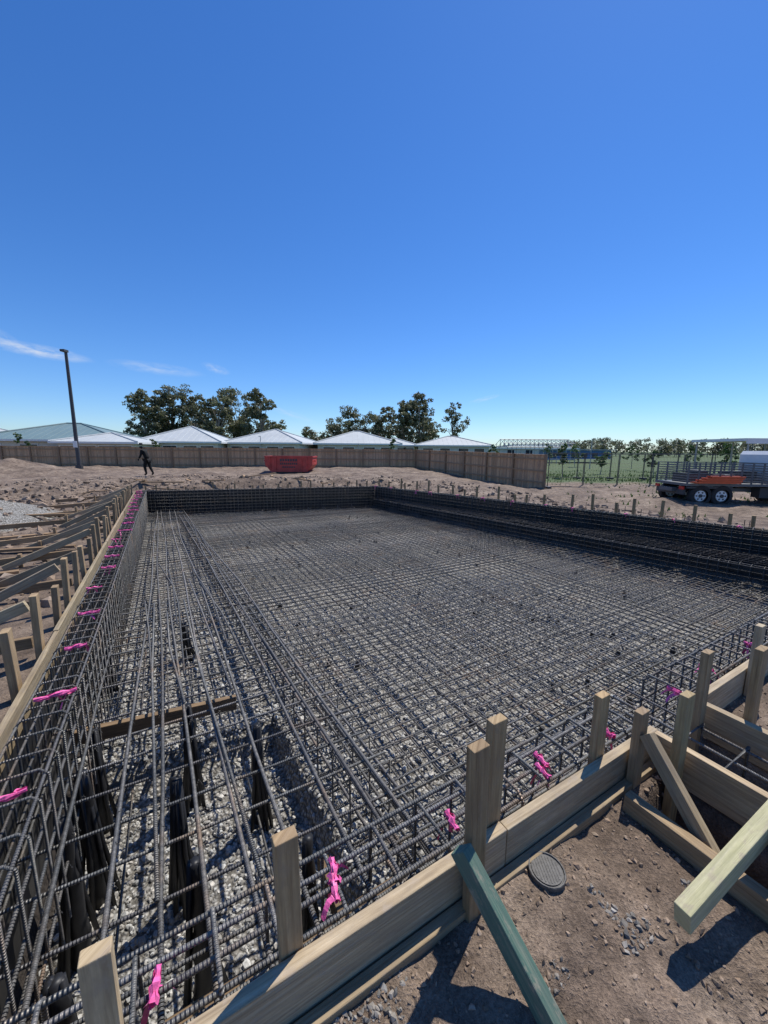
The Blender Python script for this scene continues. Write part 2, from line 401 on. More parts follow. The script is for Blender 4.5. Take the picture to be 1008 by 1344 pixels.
def cage(m,a,b,inw,th,zt,zb,du=.15,dz=.11,sides=6,r=.0075,uzj=.015,zleg=None,f=1.0):
    A=Vector(a);B=Vector(b); L=(B-A).length; d=(B-A)/L; n=Vector(inw); zl=zb if zleg is None else zleg
    def Q(u,w,z): q=A+d*u+n*w; return P(q.x,q.y,z)
    z=zt-.02
    while z>zb:
        for w in (0.012,th-.012):
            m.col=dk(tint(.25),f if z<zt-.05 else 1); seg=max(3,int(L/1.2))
            m.tube([Q(L*i/seg,w+U(-.006,.006),z+U(-.006,.006)) for i in range(seg+1)],r,sides)
        z-=dz
    u=.05
    while u<L:
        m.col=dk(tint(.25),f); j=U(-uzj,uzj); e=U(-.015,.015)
        m.tube([Q(u+e,0,zl),Q(u,0,zt+j-.03),Q(u,.03,zt+j),Q(u,th-.03,zt+j),Q(u,th,zt+j-.03),Q(u-e,th,zl)],r*.85,sides,False)
        u+=du*U(.85,1.15)
w=MB().mat('rebar')
w.col=(1,1,1)
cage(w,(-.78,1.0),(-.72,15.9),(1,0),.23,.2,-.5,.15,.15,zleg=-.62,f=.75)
n2=Vector((-.242,-.97)); cage(w,(-.7,15.75),(7.45,13.75),n2,.26,.2,-.8,.13,.11,5,f=.5)  # far and right bars below the top tinted darker: wall shade in colour
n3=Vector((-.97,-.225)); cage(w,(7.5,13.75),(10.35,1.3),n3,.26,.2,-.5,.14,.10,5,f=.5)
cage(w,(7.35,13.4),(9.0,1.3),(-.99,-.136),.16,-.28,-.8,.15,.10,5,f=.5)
for k in np.linspace(.0,.85,7):
    w.col=(.45,.43,.42); w.tube([P(7.4+k*.35,13.4,-.27),P(9.05+k*1.15,1.3,-.27)],.0075,5)  # bench bars tinted dark too, shade put into their colour
for t in np.arange(1.4,13.3,.2):
    w.tube([P(sright(t)+.05,t,-.28),P(lineat((7.3,13.7),(10.1,1.3),t),t,-.28)],.007,5)
cage(w,(-.8,.945),(2.16,.945),(0,1),.24,.17,-.8,.2,.19,8,.0085,zleg=-.7)
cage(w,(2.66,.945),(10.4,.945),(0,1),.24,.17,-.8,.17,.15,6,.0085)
for wv in (.10,.17):
    w.col=tint(.2); w.tube([P(s,.945+wv+U(-.01,.01),.15) for s in np.linspace(-.85,2.16,6)],.0085,8)
for z in (.1,-.06,-.26):
    for s in (2.25,2.4,2.55):
        w.col=tint(.2); w.tube([P(s,-.9,z),P(s,1.2,z)],.008,7)
for t in np.arange(-.8,.95,.2):
    w.col=tint(.2); w.tube([P(2.24,t,-.45),P(2.24,t,.12),P(2.57,t,.12),P(2.57,t,-.45)],.0075,7,False)
w.make('wall_cages',rb,True)
v=MB().mat('rebar')
for i in range(60):
    k=R()
    if k<.5: q=Vector((-.7,15.9)).lerp(Vector((7.5,13.9)),R())
    else: q=Vector((7.6,13.7)).lerp(Vector((10.2,2.5)),R())
    v.col=(.6,.5,.45); v.tube([P(q.x,q.y,.1),P(q.x+U(-.01,.01),q.y,.2+U(.05,.18))],.007,5)
v.make('starter_bars',rb)
ch=MB().mat('black')
for i in range(90):
    s=U(1.3,8.2); t=U(1.7,13)
    if s>sright(t)-.2: continue
    ch.tube([P(s,t,-.87),P(s+U(-.02,.02),t,-.79)],U(.025,.04),7,True,.02)
ch.make('bar_chair_supports',rb)
tw=MB().mat('rebar')
for i in range(700):
    s=1.02+SP*random.randrange(0,24); t=1.3+SP*random.randrange(0,20)
    if s>sright(t)-.1: continue
    tw.col=(1.0,.75,.55) if R()<.3 else (.6,.6,.6)
    p=P(s,t,-.65); tw.tube([p+Vector((-.014,-.014,0)),p+Vector((U(-.01,.01),U(-.01,.01),.008)),p+Vector((.014,.014,0))],.002,3)
for s in np.arange(-.48,.95,.178):
    for t in np.arange(1.3,7,.2):
        p=P(s,t,zs(t)+.02)
        if R()<.6:
            tw.col=(.4,.4,.4); tw.tube([p+Vector((-.012,-.012,-.02)),p+Vector((-.004,.01,.012)),p+Vector((.012,.012,-.02))],.0016,3)
            tw.tube([p+Vector((0,0,.01)),p+Vector((U(-.02,.02),U(-.02,.02),U(.01,.025)))],.0016,3)
tw.make('tie_wire',rb)
bs=MB().mat('black')
for s,t,zt in ((-.56,2.25,-.2),(-.52,2.55,-.2),(-.06,2.3,-.25),(.05,3.0,-.25),(-.55,3.1,-.3),(.0,1.75,-.25),(-.62,4.6,-.4),(.1,4.9,-.4),(.5,1.6,-.25),(.45,2.6,-.3),(-.45,1.5,-.2)):
    n=9; rr=.05; zb_=-1.12 if t<3.35 else -.9
    base=[P(s+U(-.01,.01),t+U(-.01,.01),zb_+(zt-zb_)*i/n) for i in range(n+1)]
    bs.tube(base,rr,9,True,rr*.5)
    for q in range(6):
        an=U(0,6.3); o=Vector((math.cos(an),math.sin(an),0))*.04
        bs.tube([base[0]+o*2.6,base[4]+o*1.2,base[-1]+o*.5],.014,5)
bs.make('bar_stool_posts',rb,True)
# ------------------------------------------------------------ PINK TAPE
pk=MB().mat('pink')
def ribbon(p,L,dirv,k=1.0,tails=3):
    d=Vector(dirv).normalized(); sd=d.cross(EZ).normalized()
    for q in range(7):
        an=q/7*6.28
        prev=None
        for i in range(7):
            u=(i/6-.5)*L; rr=.0125*k*(1+.5*math.sin(i*2+q))*U(.6,1.3)
            a0=p+d*u+sd*math.cos(an)*rr+EZ*math.sin(an)*rr; a1=p+d*u+sd*math.cos(an+1.0)*rr+EZ*math.sin(an+1.0)*rr
            if prev: pk.col=tint(.2); pk.poly([prev[0],a0,a1,prev[1]])
            prev=(a0,a1)
    for q in range(tails):
        st_=p+d*U(-.4,.4)*L; v_=Vector((U(-1,1),U(-1,1),U(-.9,.3))).normalized(); wv=Vector((U(-1,1),U(-1,1),U(-1,1))).cross(v_).normalized()*.010*k
        prev=None
        for i in range(5):
            c_=st_+v_*(i*.017*k)+Vector((0,0,-.004*i*i*k))+wv*U(-.4,.4)
            if prev: pk.col=tint(.2); pk.poly([prev-wv,prev+wv,c_+wv,c_-wv])
            prev=c_
for s,t in ((.41,1.03),(.43,1.08),(.92,1.02),(1.45,1.0),(1.5,1.05),(1.97,1.0),(2.7,1.0),(3.19,1.02),(3.9,1.0),(-.12,1.05)):
    ribbon(P(s,t,.165),.085,E1+E2*.2,.95)
t=2.0
while t<15.5:
    ribbon(P(-.665+U(-.04,.04),t,.2),U(.12,.22),E2+E1*U(-.15,.15),.85+.02*t,2); t+=U(.5,.8)
for i in range(13):
    k=(i+R()*.6)/13; q=Vector((7.4,13.6)).lerp(Vector((10.1,1.6)),k); ribbon(P(q.x,q.y,.205),.13,E2,1.0,2)
pk.make('pink_marking_tape',rb)
# ------------------------------------------------------------ FORMWORK
fw=empty('timber_formwork')
f=MB().mat('wood')
f.col=(1.05,1.03,1.0)
f.beam(P(-.62,.895,.085),P(1.06,.885,.095),.042,.21)
f.col=(.93,.92,.9); f.beam(P(1.064,.885,.095),P(2.19,.88,.09),.042,.2)
f.col=(.72,.68,.62); f.beam(P(-.6,.845,-.045),P(2.12,.835,-.03),.04,.15)
f.col=(1.05,1.0,.94); f.beam(P(2.165,.86,.09),P(2.17,-1.2,.09),.04,.2)
f.col=(.9,.88,.84); f.beam(P(2.66,.9,.10),P(2.64,-1.2,.10),.045,.2)
f.col=(1,1,1); f.beam(P(2.7,.885,.09),P(6.5,.885,.09),.042,.2); f.beam(P(6.5,.89,.09),P(10.5,.885,.09),.042,.2)
f.col=(.75,.68,.6); f.beam(P(1.76,.78,.05),P(1.78,-.4,.03),.05,.09)
def stake(s,t,top,bot=-.25,w_=.07,d_=.038,lean=(0,0),c=None,mat='wood'):
    f.mat(mat); f.col=c or tint(.18)
    f.beam(P(s,t,bot),P(s+lean[0],t+lean[1],top),w_,d_,up=E1)
stake(-.21,.935,.52,w_=.062,c=(1.1,1.05,.95)); stake(.235,.935,.58,w_=.066,lean=(-.01,0),c=(.95,.82,.66)); stake(.86,.822,.69,w_=.07,lean=(-.02,.0),c=(.72,.62,.50)); stake(1.03,.93,.64,w_=.075,lean=(.012,0),c=(.82,.73,.6))
stake(1.74,.925,.51,c=(.95,.82,.64)); stake(1.92,.83,.42,c=(.78,.7,.62)); stake(2.06,.72,.52,w_=.075,lean=(.02,0),c=(.9,.86,.68)); stake(2.56,.82,.56,lean=(-.01,0),c=(.8,.73,.64)); stake(2.76,.66,.60,w_=.09,c=(.75,.67,.55))
stake(2.72,.2,.45); stake(2.1,.15,.5)
for s in np.arange(3.4,10.5,.8): stake(s,.84,U(.4,.6))
f.mat('wood'); f.col=(.8,.78,.74); f.beam(P(1.90,.79,.33),P(1.80,.40,-.03),.035,.07)
f.mat('woodgreen'); f.col=(1,1,1); f.beam((.262,1.085,.345),(.545,.80,-.04),.045,.07)
f.mat('woodpale'); f.col=(1,1,1); f.beam((.985,1.035,.14),(1.82,1.43,.34),.05,.085)
f.mat('wood'); f.beam(P(2.0,.35,.30),P(1.5,.1,.02),.04,.08)
for a_,b_ in ((1.0,4.0),(4.0,7.6),(7.6,11.2),(11.2,15.8)):
    f.col=dk(tint(.12),.75); f.beam(P(-.86+U(-.01,.01),a_,.035),P(-.86+U(-.01,.01),b_-.004,.03),.035,.2)
t=1.7; i=0
while t<15.8:
    h=U(.38,.60); c_=U(.55,.95); stake(-.925,t,h,-.2,.045,.085,lean=(U(-.03,.03),U(-.03,.03)),c=(c_,c_*.88,c_*.74)) 
    if i%2==0:
        f.mat('wood'); f.col=dk(tint(.25),.85); f.beam(P(-.97,t+.05,h-.1),P(-1.75-U(0,.3),t+U(-.15,.15),.03),.04,.085)
        stake(-1.78,t+.02,U(.15,.3),-.2,.04,.07,c=(.7,.6,.5))
    if i%3==1:
        f.mat('wood'); c_=U(.5,1.0); f.col=(c_,c_*.85,c_*.7); f.beam(P(-.97,t+.06,.14),P(-2.6-U(0,.9),t+U(-.2,.2),.07),.045,.09)
    t+=U(.42,.6); i+=1
for k in range(20):
    s0=U(-3.8,-1.3); t0=U(3,14); an=U(-.5,.5); L=U(.8,2.4); f.mat('wood'); c_=U(.5,1.0); f.col=(c_,c_*.82,c_*.66)
    z=float(ground_z(np.array([s0]),np.array([t0]))[0])+.05
    f.beam(P(s0,t0,z),P(s0-L*math.cos(an),t0+L*math.sin(an),z+U(0,.08)),.09,.04)
for k in range(22):
    s0=U(-3,7); t0=U(16.6,20); an=U(-3,3); L=U(.3,1.8); c_=U(.5,1.1); f.col=(c_,c_*.82,c_*.66)
    z=float(ground_z(np.array([s0]),np.array([t0]))[0])+.06
    f.beam(P(s0,t0,z),P(s0-L*math.cos(an),t0+L*math.sin(an),z+U(0,.15)),.09,.045)
A=Vector((-.8,16.05));B=Vector((7.6,14.0))
for k in range(4):
    f.mat('wood');f.col=dk(tint(.15),.8); p=A.lerp(B,k/4);q=A.lerp(B,(k+1)/4); f.beam(P(p.x,p.y,.03),P(q.x,q.y,.03),.04,.2)
for k in range(19):
    p=A.lerp(B,(k+R()*.6)/19); stake(p.x+.02,p.y+.07,U(.25,.42),-.2,.05,.04,c=(.75,.62,.48))
A=Vector((7.65,13.95));B=Vector((10.5,1.4))
for k in range(5):
    f.mat('wood');f.col=dk(tint(.15),.8); p=A.lerp(B,k/5);q=A.lerp(B,(k+1)/5); f.beam(P(p.x,p.y,.05),P(q.x,q.y,.05),.04,.2)
for k in range(24):
    p=A.lerp(B,(k+R()*.6)/24); stake(p.x+.08,p.y,U(.36,.6),-.4,.04,.06,lean=(U(-.04,.04),0),c=(.8,.68,.52))
f.mat('wood'); f.col=(.5,.42,.35); f.beam(P(-.72,3.42,-.52),P(.42,3.27,-.52),.05,.11)
f.col=(.42,.34,.26); f.beam(P(-.78,1.42,-.66),P(.9,1.42,-.66),.06,.16); f.beam(P(.6,1.3,-.62),P(.62,1.75,-.62),.05,.12)
f.mat('woodgreen'); f.beam(P(.36,1.45,-.95),P(.36,1.45,-.33),.09,.05,up=E1)
f.make('boards_and_stakes',fw,False,.003)
# ------------------------------------------------------------ DRAIN COVER
dc=MB().mat('cover'); dz=float(ground_z(np.array([1.19]),np.array([.77]))[0])
c0=Vector((.645,1.262,dz+.016))
def disc(m,c,r,z0,z1,n=40):
    ring0=[c+Vector((math.cos(2*math.pi*i/n)*r,math.sin(2*math.pi*i/n)*r,z0)) for i in range(n)]
    ring1=[p+Vector((0,0,z1-z0)) for p in ring0]
    m.poly(ring1)
    for i in range(n): m.poly([ring0[i],ring0[(i+1)%n],ring1[(i+1)%n],ring1[i]])
disc(dc,c0,.068,-.06,.0); disc(dc,c0,.057,-.01,.004)
for i in range(-4,5):
    L=math.sqrt(max(0,.05**2-(i*.011)**2)); dc.box(c0+Vector((i*.011,0,.0045)),(.004,2*L,.002))
dc.tube([c0+Vector((math.cos(q/20*6.283)*.066,math.sin(q/20*6.283)*.066,.002)) for q in range(21)],.004,6)
dc.make('drain_cover')
# ------------------------------------------------------------ FENCES
fe=MB().mat('fence')
def fence(a,b,h,za,zb):
    a=Vector(a);b=Vector(b); L=(b-a).length; d=(b-a)/L; n=int(L/.105); dv=Vector((d.x,d.y,0)); nv=Vector((-d.y,d.x,0))
    for i in range(n):
        q=a+d*(i+.5)*L/n; z=za+(zb-za)*(i/n); fe.col=tint(.25)
        hh_=h+U(-.02,.02); fe.box((q.x+nv.x*U(0,.012),q.y+nv.y*U(0,.012),z+hh_/2-.1),(.1,.018,hh_+.2),(dv,nv,EZ))
    m_=int(L/2.4)
    for i in range(m_+1):
        q=a+d*L*i/m_; z=za+(zb-za)*i/m_; fe.col=(.6,.6,.6); fe.box((q.x-nv.x*.06,q.y-nv.y*.06,z+h/2),(.12,.09,h+.1),(dv,nv,EZ))
    for zr in (.25,h/2,h-.22):
        fe.col=(.75,.75,.75); p0=Vector((a.x,a.y,za+zr))-nv*.045; p1=Vector((b.x,b.y,zb+zr))-nv*.045; fe.beam(p0,p1,.045,.08)
    fe.col=(1.1,1.1,1.1); fe.beam(Vector((a.x,a.y,za+h+.02))-nv*.02,Vector((b.x,b.y,zb+h+.02))-nv*.02,.12,.035)
fence((-48,33.5),(2.9,35.6),1.75,.0,-.12); fence((2.9,35.6),(8.85,21.2),1.75,-.12,-.35)
fe.make('timber_paling_fence')
def tempf(tf,a,b,z,h,n):
    a=Vector(a);b=Vector(b)
    for i in range(n):
        p=a.lerp(b,i/n)+Vector((.03,0));q=a.lerp(b,(i+1)/n)-Vector((.03,0))
        c4=[Vector((*p,z+.1)),Vector((*p,z+h)),Vector((*q,z+h)),Vector((*q,z+.1))]
        for j in range(4): tf.tube([c4[j],c4[(j+1)%4]],.021,6)
        for k in range(1,22): u=p.lerp(q,k/22); tf.tube([Vector((*u,z+.1)),Vector((*u,z+h))],.003,3,False)
        for k in range(1,7): tf.tube([Vector((*p,z+.1+(h-.1)*k/7)),Vector((*q,z+.1+(h-.1)*k/7))],.003,3,False)
        tf.box((p.x,p.y,z+.06),(.22,.6,.13))
tf=MB().mat('dark'); tempf(tf,(9.0,21.3),(20,23.5),-.42,1.9,5); tf.make('temporary_mesh_fence')
tf=MB().mat('dark'); tempf(tf,(12,29),(36,28),-.4,1.9,10); tf.make('temporary_mesh_fence')
# ------------------------------------------------------------ HOUSES
def house(x,y,wd,dp,eave,peak,roof,rot=0,z0=0):
    e=empty('hip_roof_house')
    ca,sa=math.cos(rot),math.sin(rot)
    def W(a,b_,z): return Vector((x+a*ca-b_*sa,y+a*sa+b_*ca,z+z0))
    ax=(Vector((ca,sa,0)),Vector((-sa,ca,0)),EZ)
    m=MB().mat('cream'); m.box(W(0,0,eave/2-.3),(wd,dp,eave+.6),ax); m.make('walls',e)
    o=.55; hw,hd=wd/2+o,dp/2+o; rl=max(.1,hw-hd) if hw>hd else .1
    m=MB().mat(roof); g_=U(.85,1.12); m.col=(g_,g_,g_)
    c=[W(-hw,-hd,eave),W(hw,-hd,eave),W(hw,hd,eave),W(-hw,hd,eave)]; r0,r1=W(-rl,0,peak),W(rl,0,peak)
    m.poly([c[0],c[1],r1,r0]);m.poly([c[1],c[2],r1]);m.poly([c[2],c[3],r0,r1]);m.poly([c[3],c[0],r0]); m.poly(c[::-1])
    for a_,b_ in ((c[0],r0),(c[1],r1),(c[2],r1),(c[3],r0),(r0,r1)): m.tube([a_+EZ*.03,b_+EZ*.03],.09,5)
    for i in range(1,int(2*hw/.75)):
        u=-hw+i*.75; k=1.0
        if abs(u)>rl: k=(hw-abs(u))/(hw-rl)
        m.tube([W(u,-hd,eave+.005),W(u,-hd+hd*k,eave+(peak-eave)*k+.005)],.014,3,False)
    m.col=(1,1,1)
    m.mat('white')
    for i in range(4): m.beam(c[i]-EZ*.1,c[(i+1)%4]-EZ*.1,.1,.2)
    m.make('roof',e)
    m=MB()
    for u in (-.36,-.12,.14,.36):
        m.mat('white'); m.box(W(u*wd,-dp/2-.02,eave*.58),(1.7,.08,1.2),ax); m.mat('glass'); m.box(W(u*wd,-dp/2-.05,eave*.58),(1.5,.06,1.0),ax)
    m.make('windows',e)
    return e
def hx(px,d): return (px-504)/512*d
house(hx(92,46),47,13.5,12,2.45,4.45,'roofg',.25); house(hx(140,43),44,7,7,2.25,3.25,'roofw',.2)
house(hx(-8,55),56,9,9,2.4,4.2,'roofw',0)
house(hx(243,50),52,9.0,9.0,2.45,4.45,'roofw',.12); house(hx(200,58),60,7,7,2.4,3.3,'roofw')
house(hx(360,54),55,9.6,9.4,2.45,4.3,'roofw',-.1); house(hx(318,60),62,7,7,2.4,3.5,'roofw')
house(hx(468,58),58,10.8,10,2.45,4.25,'roofw',.1); house(hx(518,64),66,6,7,2.4,3.5,'roofw')
house(hx(590,66),66,11.0,10,2.4,3.9,'roofw',-.06); house(hx(700,90),92,17,9,2.2,3.0,'roofg')
tr=MB().mat('steel')
for i in range(17):
    x=19.5+i*.72; y=66
    a_=Vector((x,y-4,2.2));b_=Vector((x,y+4,2.2));c_=Vector((x,y,3.5))
    for p,q in ((a_,b_),(a_,c_),(b_,c_),((a_+b_)/2,c_),((a_*.75+b_*.25),(a_+c_)/2),((a_*.25+b_*.75),(b_+c_)/2)): tr.tube([p,q],.05,4)
    tr.tube([Vector((x,y-4,-.4)),a_],.05,4)
tr.tube([(19.5,66,3.5),(31,66,3.5)],.06,4); tr.tube([(19.5,62,2.2),(31,62,2.2)],.06,4); tr.tube([(19.5,64,2.85),(31,64,2.85)],.05,4)
tr.make('roof_truss_frame')
sh=MB().mat('blue'); sh.box((34,70,1.0),(11,4,1.5)); sh.mat('steel'); sh.box((34,70,1.85),(12,5,.15))
for i in range(6): sh.mat('dark'); sh.box((29.5+i*1.8,67.95,.9),(.9,.1,.8))
sh.make('blue_site_shed')
aw=MB().mat('white'); aw.box((24.5,24.5,2.36),(7.5,4,.16)); aw.box((24.5,22.4,2.28),(7.6,.08,.30))
for x in (21.0,23.4,25.6,27.6):
    for y in (22.6,26.3): aw.mat('steel'); aw.tube([(x,y,-.5),(x,y,2.28)],.05,8)
aw.make('carport_awning')
# ------------------------------------------------------------ LIGHT POLE
lp=MB().mat('dark'); bx,by=-24.4,31.0
lp.tube([(bx,by,-.3),(bx,by,4),(bx,by,8.9)],.15,12,True,.10); lp.tube([(bx,by,-.1),(bx,by,.25)],.26,12)
lp.box((bx-.02,by-.12,8.9),(.34,.42,.16)); lp.mat('white'); lp.box((bx,by-.16,1.9),(.32,.02,.5))
lp.make('street_lamp')
for px,d,h in ((342,50,3.2),(775,45,3.0),(470,45,2.2)):
    q=MB().mat('steel'); x=hx(px,d); q.tube([(x,d,-.4),(x,d,h)],.06,8,True,.04); q.box((x,d-.25,h),(.16,.5,.07)); q.make('light_pole')
# ------------------------------------------------------------ SKIP BIN
sk=MB().mat('red'); bx,by,bz=-6.75,28.3,-.08
top=1.18; wx=1.68; wb=1.28; dy=.9
pr=[(-wb,.12),(wb,.12),(wx,.62),(wx,top),(-wx,top),(-wx,.62)]
fr=[Vector((bx+a,by-dy,bz+z)) for a,z in pr]; bk=[Vector((bx+a,by+dy,bz+z)) for a,z in pr]
sk.poly(fr); sk.poly(bk[::-1])
for i in (0,1,2,4,5): j=(i+1)%6; sk.poly([fr[i],bk[i],bk[j],fr[j]])
fi=[Vector((bx+a*.95,by-dy*.93,bz+top-.25)) for a in (-wx,wx)]; sk.mat('dark'); sk.poly([fi[0],fi[1],Vector((bx+wx*.95,by+dy*.93,bz+top-.25)),Vector((bx-wx*.95,by+dy*.93,bz+top-.25))])
sk.mat('red')
for y in (by-dy,by+dy): sk.beam((bx-wx,y,bz+top),(bx+wx,y,bz+top),.09,.09)
for x in (bx-wx,bx+wx): sk.beam((x,by-dy,bz+top),(x,by+dy,bz+top),.09,.09)
for u in (-1.3,-.9,.9,1.3): sk.box((bx+u,by-dy-.03,bz+.7),(.07,.06,.9))
for x in (-1,1): sk.tube([(bx+x*(wx+.02),by-.5,bz+.9),(bx+x*(wx+.16),by-.5,bz+.9)],.05,8)
sk.mat('dark')
for k in range(7): sk.box((bx-.55+k*.18,by-dy-.012,bz+.95),(.12,.02,.17))
for k in range(9): sk.box((bx-.56+k*.14,by-dy-.012,bz+.70),(.09,.02,.13))
for k in range(6): sk.box((bx-.4+k*.16,by-dy-.012,bz+.46),(.1,.02,.1))
sk.box((bx,by,bz+.06),(1.8,1.5,.14)); sk.make('skip_bin')
# ------------------------------------------------------------ TRUCK
tk=empty('tray_truck'); O=Vector((12.15,16.2,-.50)); ang=-.06
tx=Vector((math.cos(ang),math.sin(ang),0)); ty=Vector((-math.sin(ang),math.cos(ang),0))
def K(a,b_,z): return O+tx*a+ty*b_+EZ*z
ax=(tx,ty,EZ)
m=MB().mat('truckgrey'); m.box(K(2.0,0,.62),(4.6,.8,.14),ax); m.box(K(1.6,0,.86),(3.5,1.95,.1),ax); m.mat('dark'); m.box(K(3.1,-.6,.55),(.6,.4,.4),ax); m.box(K(-.1,-.0,.55),(.08,1.7,.2),ax)
m.box(K(.75,-.95,.75),(1.7,.1,.07),ax); m.mat('tail'); m.box(K(-.16,-.75,.72),(.05,.25,.12),ax); m.box(K(-.16,.75,.72),(.05,.25,.12),ax); m.make('chassis',tk)
m=MB().mat('truckgrey')
for y in (-.95,.95):
    for a_ in np.arange(0,3.3,.4): m.beam(K(a_-.1,y,.9),K(a_-.1,y,1.72),.05,.05)
    for z in np.arange(1.0,1.75,.1): m.beam(K(-.1,y,z),K(3.2,y,z),.02,.03)
for a_ in (-.1,3.2):
    for z in np.arange(1.0,1.75,.1): m.beam(K(a_,-.95,z),K(a_,.95,z),.02,.03)
m.mat('dark')
for i in range(6): m.box(K(.5+.45*i,.1,U(1.0,1.25)),(.4,U(.6,1.4),U(.2,.5)),ax)
m.make('cage_tray',tk)
m=MB().mat('orange')
for i in range(4): m.box(K(.9+.12*i,-1.03,.96+i*.075),(1.7-.15*i,.3,.06),ax)
m.make('orange_barrier_stack',tk)
m=MB()
for a_ in (.45,1.25):
    for y in (-.88,.88):
        m.mat('rubber'); c_=K(a_,y,.42)
        prof=[(-.13,.27),(-.13,.39),(-.09,.42),(.09,.42),(.13,.39),(.13,.27)]
        n=24
        for j in range(len(prof)-1):
            for i in range(n):
                q=[]
                for (w_,r_),ii in ((prof[j],i),(prof[j],i+1),(prof[j+1],i+1),(prof[j+1],i)):
                    an=ii/n*2*math.pi; q.append(c_+ty*w_+tx*math.cos(an)*r_+EZ*math.sin(an)*r_)
                m.poly(q)
        m.mat('dark'); m.tube([c_-ty*.05,c_+ty*.07],.27,20); m.mat('white'); m.tube([c_-ty*.08,c_-ty*.05],.21,18); m.mat('dark'); m.tube([c_-ty*.12,c_-ty*.05],.07,10)
        for i in range(6):
            an=i/6*6.283; m.tube([c_+tx*math.cos(an)*.145+EZ*math.sin(an)*.145-ty*.085,c_+tx*math.cos(an)*.145+EZ*math.sin(an)*.145-ty*.06],.035,8)
for y in (-.85,.85):
    m.mat('rubber'); m.tube([K(4.5,y-.12,.42),K(4.5,y+.12,.42)],.42,24); m.mat('white'); m.tube([K(4.5,y-.14,.42),K(4.5,y+.14,.42)],.22,16)
m.make('wheels',tk)
m=MB().mat('white')
pr=[(3.3,.5),(5.3,.5),(5.35,1.15),(5.05,2.05),(4.8,2.2),(3.4,2.2),(3.3,2.05)]
l=[K(a_,-1.0,z) for a_,z in pr]; r=[K(a_,1.0,z) for a_,z in pr]; m.poly(l); m.poly(r[::-1])
for i in range(7): j=(i+1)%7; m.poly([l[i],r[i],r[j],l[j]])
m.mat('glass'); m.poly([K(4.2,-1.008,1.25),K(5.05,-1.008,1.25),K(4.85,-1.008,1.95),K(4.2,-1.008,1.95)]); m.poly([K(3.6,-1.008,1.5),K(4.0,-1.008,1.5),K(4.0,-1.008,1.95),K(3.6,-1.008,1.95)])
m.poly([K(5.345,-.8,1.22),K(5.345,.8,1.22),K(5.08,.75,1.96),K(5.08,-.75,1.96)])
m.mat('dark'); m.box(K(5.15,-1.13,1.55),(.08,.2,.35),ax); m.box(K(5.33,0,.6),(.1,1.9,.25),ax); m.box(K(4.5,-1.005,.75),(1.0,.02,.5),ax)
m.mat('red'); m.box(K(4.0,-1.012,1.05),(.8,.01,.16),ax); m.make('cab',tk,False,.02)
# ------------------------------------------------------------ TREES
def leaves(m,c,rad,n,sz,cs=1.0):
    for _ in range(n):
        d=Vector((random.gauss(0,1),random.gauss(0,1),random.gauss(0,1))).normalized()*(R()**.45)
        p=Vector((c[0]+d.x*rad[0],c[1]+d.y*rad[1],c[2]+d.z*rad[2]))
        u=Vector((U(-1,1),U(-1,1),U(-1,.5))).normalized(); w_=u.cross(Vector((U(-1,1),U(-1,1),U(-1,1)))).normalized()
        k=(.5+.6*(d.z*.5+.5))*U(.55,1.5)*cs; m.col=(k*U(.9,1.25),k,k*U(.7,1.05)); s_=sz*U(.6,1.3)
        m.poly([p-u*s_,p+w_*s_*.5,p+u*s_,p-w_*s_*.5])
def tree(x,y,h,sp,cb,nclump=16,dens=170,name='gum_tree',leafkey='leaf',z0=-.3,sz=.25,tr_=.28):
    m=MB().mat('bark'); m.col=(1,1,1)
    bend=U(-.8,.8)*min(1,tr_*4); fork=h*U(.28,.4)
    m.tube([(x,y,z0),(x+bend*.4,y,fork*.6),(x+bend,y,fork)],tr_,8,True,tr_*.6)
    for i in range(nclump):
        a_=U(0,6.28); hh_=cb+(h-cb)*((i+.5)/nclump); k=(hh_-cb)/(h-cb)
        rr=sp*(1-.75*abs(k-.45)**1.3*1.6)*math.sqrt(U(.05,1)); c_=Vector((x+bend+rr*math.cos(a_),y+rr*math.sin(a_),hh_-sp*.15))
        mid=Vector((x+bend,y,fork)).lerp(c_,.5)+Vector((U(-.4,.4),U(-.4,.4),U(.1,.6)))*min(1,tr_*4)
        m.mat('bark'); m.col=(.8,.8,.8); m.tube([(x+bend,y,fork),mid,c_],tr_*.36,5,False,tr_*.1)
        m.mat(leafkey); cs_=U(.65,1.4)
        for q in range(6):
            cc=c_+Vector((U(-1,1),U(-1,1),U(-.8,.8)))*sp*.3; rd=sp*U(.1,.24)
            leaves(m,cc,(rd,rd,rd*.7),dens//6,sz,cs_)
    return m.make(name)
D=82
for px,top,rpx,nc,dn in ((196,519,25,22,270),(226,512,29,26,290),(262,521,26,22,280),(292,524,22,20,250),(318,515,29,26,290),(345,517,22,20,270),
    (412,562,18,10,150),(440,552,26,14,220),(470,538,26,20,260),(500,541,22,18,240),(528,528,24,20,270),(554,520,25,22,280),(597,531,18,14,120)):
    d=D+U(-6,8); h=(590-top)/512*d+1.65; sp=rpx/512*d*1.05
    tree(hx(px,d),d,h,sp,max(3.2,h*.34) if px!=597 else 5.5,nc,dn)
for px,top,rpx in ((250,552,30),(305,552,30),(335,555,22),(480,560,30),(540,556,26)):
    d=90; h=(590-top)/512*d+1.65; tree(hx(px,d),d,h,rpx/512*d,2.5,14,220)
m=MB().mat('leaf')
for i in range(120):
    d=150+U(-12,40); px=U(735,1120); top=U(571,583)+ (4 if px<760 else 0); h=(590-top)/512*d+1.65
    x=hx(px,d); rd=U(1.5,3.2)
    m.col=(.7,.7,.7)
    leaves(m,(x,d,h-rd*.6),(rd,rd,rd*.6),85,.42,.6); leaves(m,(x,d,h*.45),(rd*1.1,rd,h*.4),55,.5,.45)
